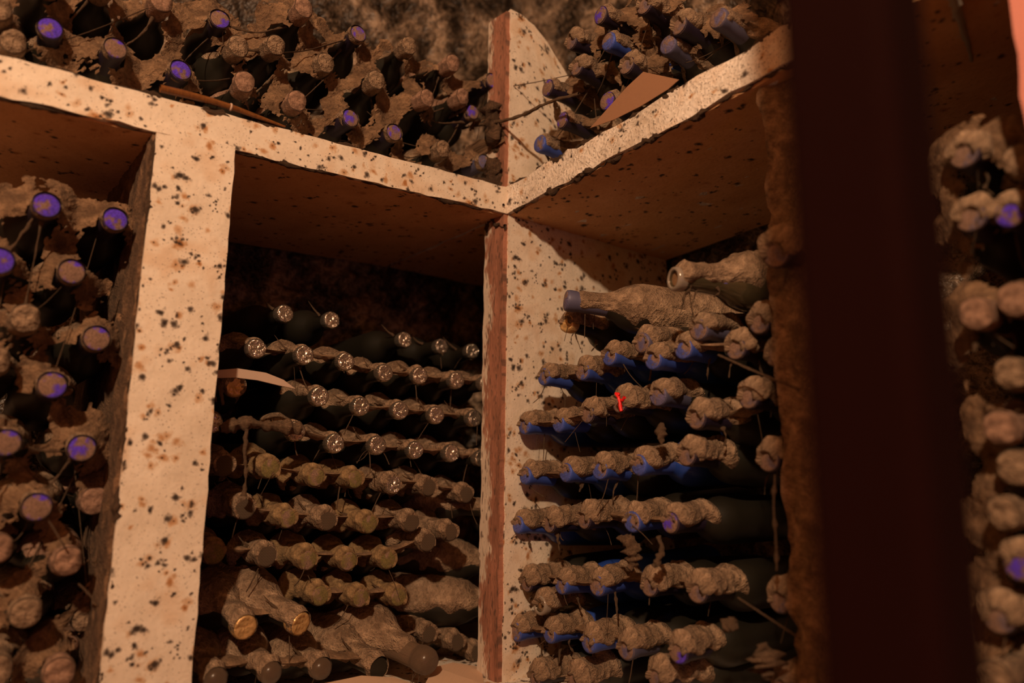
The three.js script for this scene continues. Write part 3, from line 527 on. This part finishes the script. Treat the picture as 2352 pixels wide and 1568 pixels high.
// torn membranes of web stretched back from the necks, with black holes under each neck
function membrane(filter, ax, lo, hi, depth, shape, label, thr = 0.0) {
  const bs = bottles.filter(filter).map(b => ({ u: b.mouth[ax], v: b.mouth.y, d: b.mouth[ax === 'x' ? 'z' : 'x'] })), st = 0.0035, out = ax === 'x' ? 1 : -1;
  const NU = Math.round((hi[0] - lo[0]) / st), NV = Math.round((hi[1] - lo[1]) / st), pos = [], uv = [], keep = [], idx = [];
  for (let j = 0; j <= NV; j++) for (let i = 0; i <= NU; i++) {
    const u = lo[0] + i * st, v = lo[1] + j * st; let near = 9, dd = depth, hole = 0, pull = 0;
    for (const b of bs) { const du = u - b.u, dv = v - b.v, r = Math.hypot(du, dv); if (r > 0.13) continue; if (r < near) { near = r; dd = b.d; }
      const hx = (du + out * 0.010) / 0.024, hy = (dv + 0.040) / 0.034; hole += 1.1 * Math.exp(-hx * hx - hy * hy); if (r < 0.017) hole += 1.5; pull += Math.exp(-Math.pow((r - 0.02) / 0.022, 2)) * (dv > -0.008 ? 1 : 0.45); }
    const ang = n3(u * 14, v * 14, 3) * 3, fib = n3((u * Math.cos(ang) + v * Math.sin(ang)) * 78, (v * Math.cos(ang) - u * Math.sin(ang)) * 13, 6 + lo[0]);
    keep.push(0.10 + 0.62 * Math.min(1.2, pull) - hole + 0.75 * n3(u * 22 + lo[1], v * 22, 1) + 0.34 * n3(u * 48, v * 48, 4) + 0.5 * fib * (near < 0.04 ? 1 : 0.35) - thr - 3 * sstep(0.055, 0.085, near) - (v < shape(u)[0] || v > shape(u)[1] ? 3 : 0));
    const w = depth + (near < 0.13 ? (dd - depth - out * -0.004 * 0) * Math.exp(-Math.pow(near / 0.034, 1.5)) * 0.86 : 0) + 0.012 * n3(u * 30, v * 30, 9) + 0.006 * fib;
    pos.push(...(ax === 'x' ? [u, v, w] : [w, v, u])); uv.push(u, v);
  }
  const cut = (p, q) => { const t = keep[p] / (keep[p] - keep[q]), n = pos.length / 3; for (let k = 0; k < 3; k++) pos.push(pos[3 * p + k] + (pos[3 * q + k] - pos[3 * p + k]) * t); for (let k = 0; k < 2; k++) uv.push(uv[2 * p + k] + (uv[2 * q + k] - uv[2 * p + k]) * t); return n; };
  for (let j = 0; j < NV; j++) for (let i = 0; i < NU; i++) { const a = j * (NU + 1) + i, b = a + 1, c = a + NU + 1, d = c + 1;
    for (const t of [[a, b, d], [a, d, c]]) { const P = []; for (let k = 0; k < 3; k++) { const p = t[k], q = t[(k + 1) % 3]; if (keep[p] > 0) P.push(p); if (keep[p] > 0 !== keep[q] > 0) P.push(cut(p, q)); }
      for (let k = 2; k < P.length; k++) idx.push(...(ax === 'x' ? [P[0], P[k - 1], P[k]] : [P[0], P[k], P[k - 1]])); } }
  const g = new THREE.BufferGeometry(); g.setAttribute('position', new THREE.Float32BufferAttribute(pos, 3)); g.setAttribute('uv', new THREE.Float32BufferAttribute(uv, 2)); g.setIndex(idx); g.computeVertexNormals();
  tag(mesh('cobweb', g, M.membrane, scene), label, 'cobweb', null, 'stuff');
}
membrane(inBin(-1.2, -0.6, 0.6, Y0, -0.2, 0.2), 'x', [-1.0, 0.95], [-0.62, Y0 - 0.02], -0.085, u => [0, Y0 - 0.09 + 0.05 * n3(u * 20, 1, 1)], 'torn brown web between the violet-capped necks of the left bin', 0.12);
membrane(inBin(-1.4, 0.03, Y0 + 0.03, 3, -0.2, 0.2), 'x', [-1.05, Y0 + 0.03], [-0.01, Y0 + 0.62], -0.10, u => [0, Y0 + 0.30 + 0.28 * sstep(-0.30, -0.62, u) + 0.03 * n3(u * 25, 2, 2)], 'tangled brown web over the bottles of the upper left bin', -0.02);
membrane(inBin(-0.2, 0.2, Y0 + 0.03, 3, 0.0, 0.8), 'z', [0.02, Y0 + 0.055], [0.62, Y0 + 0.45], 0.09, u => [0, 9], 'dust-laden web between the bottles of the upper right bin', 0.25);
membrane(inBin(-0.2, 0.2, 0.6, Y0, 0.68, 1.2), 'z', [0.66, 0.9], [0.84, Y0 - 0.05], 0.06, u => [0, 9], 'fluffy dust web among the bottles right of the dark post', 0.1);
{ // a dense brown veil hanging from the shelf edge next to the post
  const g = cast(V(0.016, 0.95, 0.536), V(0.019, Y0 + 0.03, 0.64), 0.008, 0.004, null), p = g.attributes.position;
  for (let i = 0; i < p.count; i++) { const y = p.getY(i), z = p.getZ(i); p.setX(i, p.getX(i) + 0.012 * n3(y * 9, z * 30, 2) + 0.004 * n3(y * 40, z * 60, 5)); p.setZ(i, z + (0.64 - z) / 0.104 * (0.010 * n3(y * 11, 3, 3) + 0.004 * n3(y * 60, 1, 1))); }
  g.computeVertexNormals(); tag(mesh('cobweb_veil', g, M.veil, scene), 'dense brown web veil hanging from the shelf edge beside the dark post', 'cobweb');
}
// single strands one can point to
function strand(px, plane, r, label, lump = 0.6, seg = 40) {
  const P = px.map(p => at(p[0], p[1], plane[0], p[2] ?? plane[1])), c = P[0].clone();
  const m = mesh('cobweb_strand', tube(P.map(p => p.sub(c)), r, seg, 6, lump, px[0][0]), M.web, scene); m.position.copy(c); return tag(m, label, 'cobweb');
}
strand([[567, 985], [562, 1040], [565, 1090], [560, 1140]], ['z', -0.06], t => 0.0052 * (0.8 + 1.1 * n3(t * 6, 8, 1)), 'thick dusty strand hanging in the left of the middle bin', 0.7);
strand([[505, 985], [560, 972], [620, 978], [690, 985]], ['z', -0.07], t => 0.0105 * (0.75 + 0.9 * n3(t * 4.3, 2, 1) + 0.35 * n3(t * 13, 5, 1)), 'thick dust rope slung toward the third row of the middle bin', 0.5);
strand([[506, 885], [512, 930]], ['z', -0.06], t => 0.0045 * (1 - 0.7 * t), 'short dusty strand hanging under the pale wooden strip', 1.0);
strand([[1695, 1372], [1760, 1415], [1832, 1462]], ['x', -0.005], t => 0.0011, 'fine straight thread at the lower right by the dark post', 0.3);
strand([[1650, 815], [1740, 855], [1835, 895]], ['x', -0.01], t => 0.0016, 'taut dusty thread sloping down toward the dark post', 0.5);
strand([[1780, 1090], [1777, 1160], [1782, 1240], [1784, 1310]], ['x', -0.01], t => 0.0013 + 0.002 * Math.pow(Math.abs(Math.sin(t * 9)), 14), 'beaded thread hanging straight down beside the dark post', 0.5);
strand([[1030, 300], [1110, 285], [1190, 268], [1260, 235], [1330, 215]], ['x', -0.02], t => 0.0030, 'long dusty web strand crossing in front of the corner post', 0.9);
strand([[112, 1195], [130, 1225], [150, 1258]], ['z', 0.0], t => 0.0012, 'thin strand under the sixth row of the left bin', 0.5);
strand([[180, 1340], [205, 1365], [235, 1400]], ['z', -0.02], t => 0.0014, 'thin strand beside the lower left edge of the pillar', 0.5);
{ const P = [[2186, -20], [2205, 45], [2222, 95], [2232, 140]].map(p => at(p[0], p[1], 'y', 0.038)), c = P[0].clone(), m = mesh('cobweb_strand', tube(P.map(p => p.sub(c)), t => 0.006 * (1 - 0.7 * t), 40, 6, 1.0, 5), M.limeStreak, scene); m.position.copy(c); tag(m, 'pale crusty streak under the shelf at the top right', 'streak'); }
strand([[1502, 1300], [1520, 1260], [1512, 1230]], ['x', 0.0], t => 0.006 * (1 - 0.6 * t), 'dangling dust tuft above the ninth row of the right bin', 1.3);
strand([[1420, 1235], [1448, 1250], [1452, 1290], [1440, 1310]], ['x', 0.01], t => 0.011 * Math.sin(0.3 + t * 2.6), 'big dust clump hanging above the ninth row of the right bin', 1.2);
strand([[1662, 1450], [1676, 1435], [1690, 1420]], ['x', 0.0], t => 0.008 * Math.sin(0.2 + t * 2.7), 'loose dust clump in the dark gap near the lower right', 1.0);
strand([[1520, 970], [1518, 1000], [1520, 1020]], ['x', 0.02], t => 0.007 * Math.sin(0.3 + t * 2.6), 'small dust clump in the black gap of the right bin', 0.8);
strand([[1745, 1478], [1755, 1505], [1762, 1560]], ['x', 0.0], t => 0.016 * Math.sin(0.3 + t * 2.5), 'lumpy dust column at the lower right beside the post', 1.6);
{ // fine threads too many to count
  const thr = (A, B, sag, r) => { const c = A.clone().lerp(B, 0.5); c.y -= sag; return tube([A, c, B], r, 8, 4, 0.5, rnd() * 9); };
  const gs = []; const B1 = bottles.filter(b => b.mouth.x < -0.6 || b.mouth.y > Y0 + 0.03);
  for (let i = 0; i < 170; i++) { const a = pick(B1), b = pick(B1); if (a.mouth.distanceTo(b.mouth) > 0.24 || a === b || (a.mouth.y > Y0) !== (b.mouth.y > Y0)) continue;
    const q = o => o.mouth.clone().addScaledVector(o.z, -rr(0, 0.09)).add(V(rr(-0.015, 0.015), rr(-0.012, 0.018), rr(-0.01, 0.01))); gs.push(thr(q(a), q(b), rr(0, 0.02), rr(0.0004, 0.0013))); }
  for (let i = 0; i < 260; i++) { const a = pick(B1), b = pick(B1), d = a.mouth.distanceTo(b.mouth); if (d > 0.15 || d < 0.04 || (a.mouth.y > Y0) !== (b.mouth.y > Y0)) continue;
    const A = a.mouth.clone().addScaledVector(a.z, -rr(0.012, 0.05)).add(V(0, rr(-0.004, 0.014), 0)), B = b.mouth.clone().addScaledVector(b.z, -rr(0.012, 0.05)).add(V(0, rr(-0.012, 0.012), 0)), c = A.clone().lerp(B, rr(0.35, 0.65)).add(V(rr(-0.008, 0.008), -rr(0.004, 0.022), rr(-0.012, 0.004))), r = rr(0.0012, 0.0036), k = rnd() * 40;
    gs.push(tube([A, c, B], t => r * Math.max(0.25, (0.55 + 1.1 * Math.pow(2 * Math.abs(t - 0.5), 2)) * (1 + 0.9 * n3(t * 7, k, 2))), 18, 6, 1.0, k)); }
  tag(mesh('cobweb', mergeGeometries(gs), M.web, scene), 'fine web threads criss-crossing the left and upper bins', 'cobweb', null, 'stuff');
  const hs = []; const B2 = bottles.filter(b => b.mouth.x > -0.52 && b.mouth.y < Y0);
  for (let i = 0; i < 130; i++) { const a = pick(B2), p = a.mouth.clone().addScaledVector(a.z, -rr(0, 0.04)).add(V(rr(-0.01, 0.01), -0.005, rr(-0.01, 0.01))), e = p.clone().add(V(rr(-0.03, 0.03), -rr(0.015, 0.06), rr(-0.03, 0.03))); hs.push(thr(p, e, rr(-0.01, 0.01), rr(0.0004, 0.0012))); }
  const B3 = B2.filter(b => Math.abs(b.z.x) > 0.8);           // dangling tufts in the right bin
  for (let i = 0; i < 46; i++) { const a = pick(B3), p = a.mouth.clone().addScaledVector(a.z, -rr(0.01, 0.07)).add(V(0, -0.010, rr(-0.014, 0.014))), l = rr(0.012, 0.045), e = p.clone().add(V(rr(-0.012, 0.012), -l, rr(-0.016, 0.016))), r = rr(0.0014, 0.0042), k = rnd() * 50;
    hs.push(tube([p, p.clone().lerp(e, 0.5).add(V(rr(-1, 1) * 0.006, 0, rr(-1, 1) * 0.006)), e], t => r * Math.max(0.15, (1 - 0.55 * t) * (0.7 + 1.2 * n3(t * 4, k, 1))), 14, 7, 1.2, k)); }
  const B4 = B2.filter(b => b.z.z > 0.8);                      // little spikes of dust on the necks of the middle bin
  for (const b of B4) if (rnd() < 0.55) { const p = b.mouth.clone().addScaledVector(b.z, -rr(0.02, 0.05)).add(V(-0.012, 0.010, 0)), e = p.clone().add(V(-rr(0.012, 0.026), rr(0.010, 0.028), -rr(0, 0.02))), r = rr(0.0018, 0.0036); hs.push(tube([p, p.clone().lerp(e, 0.5).add(V(0, -0.002, 0)), e], t => r * (1 - 0.85 * t), 8, 6, 0.8, rnd() * 9)); }
  tag(mesh('cobweb', mergeGeometries(hs), M.web, scene), 'short dusty threads hanging below the necks of both lower bins', 'cobweb', null, 'stuff');
}
renderer.render(scene, camera);
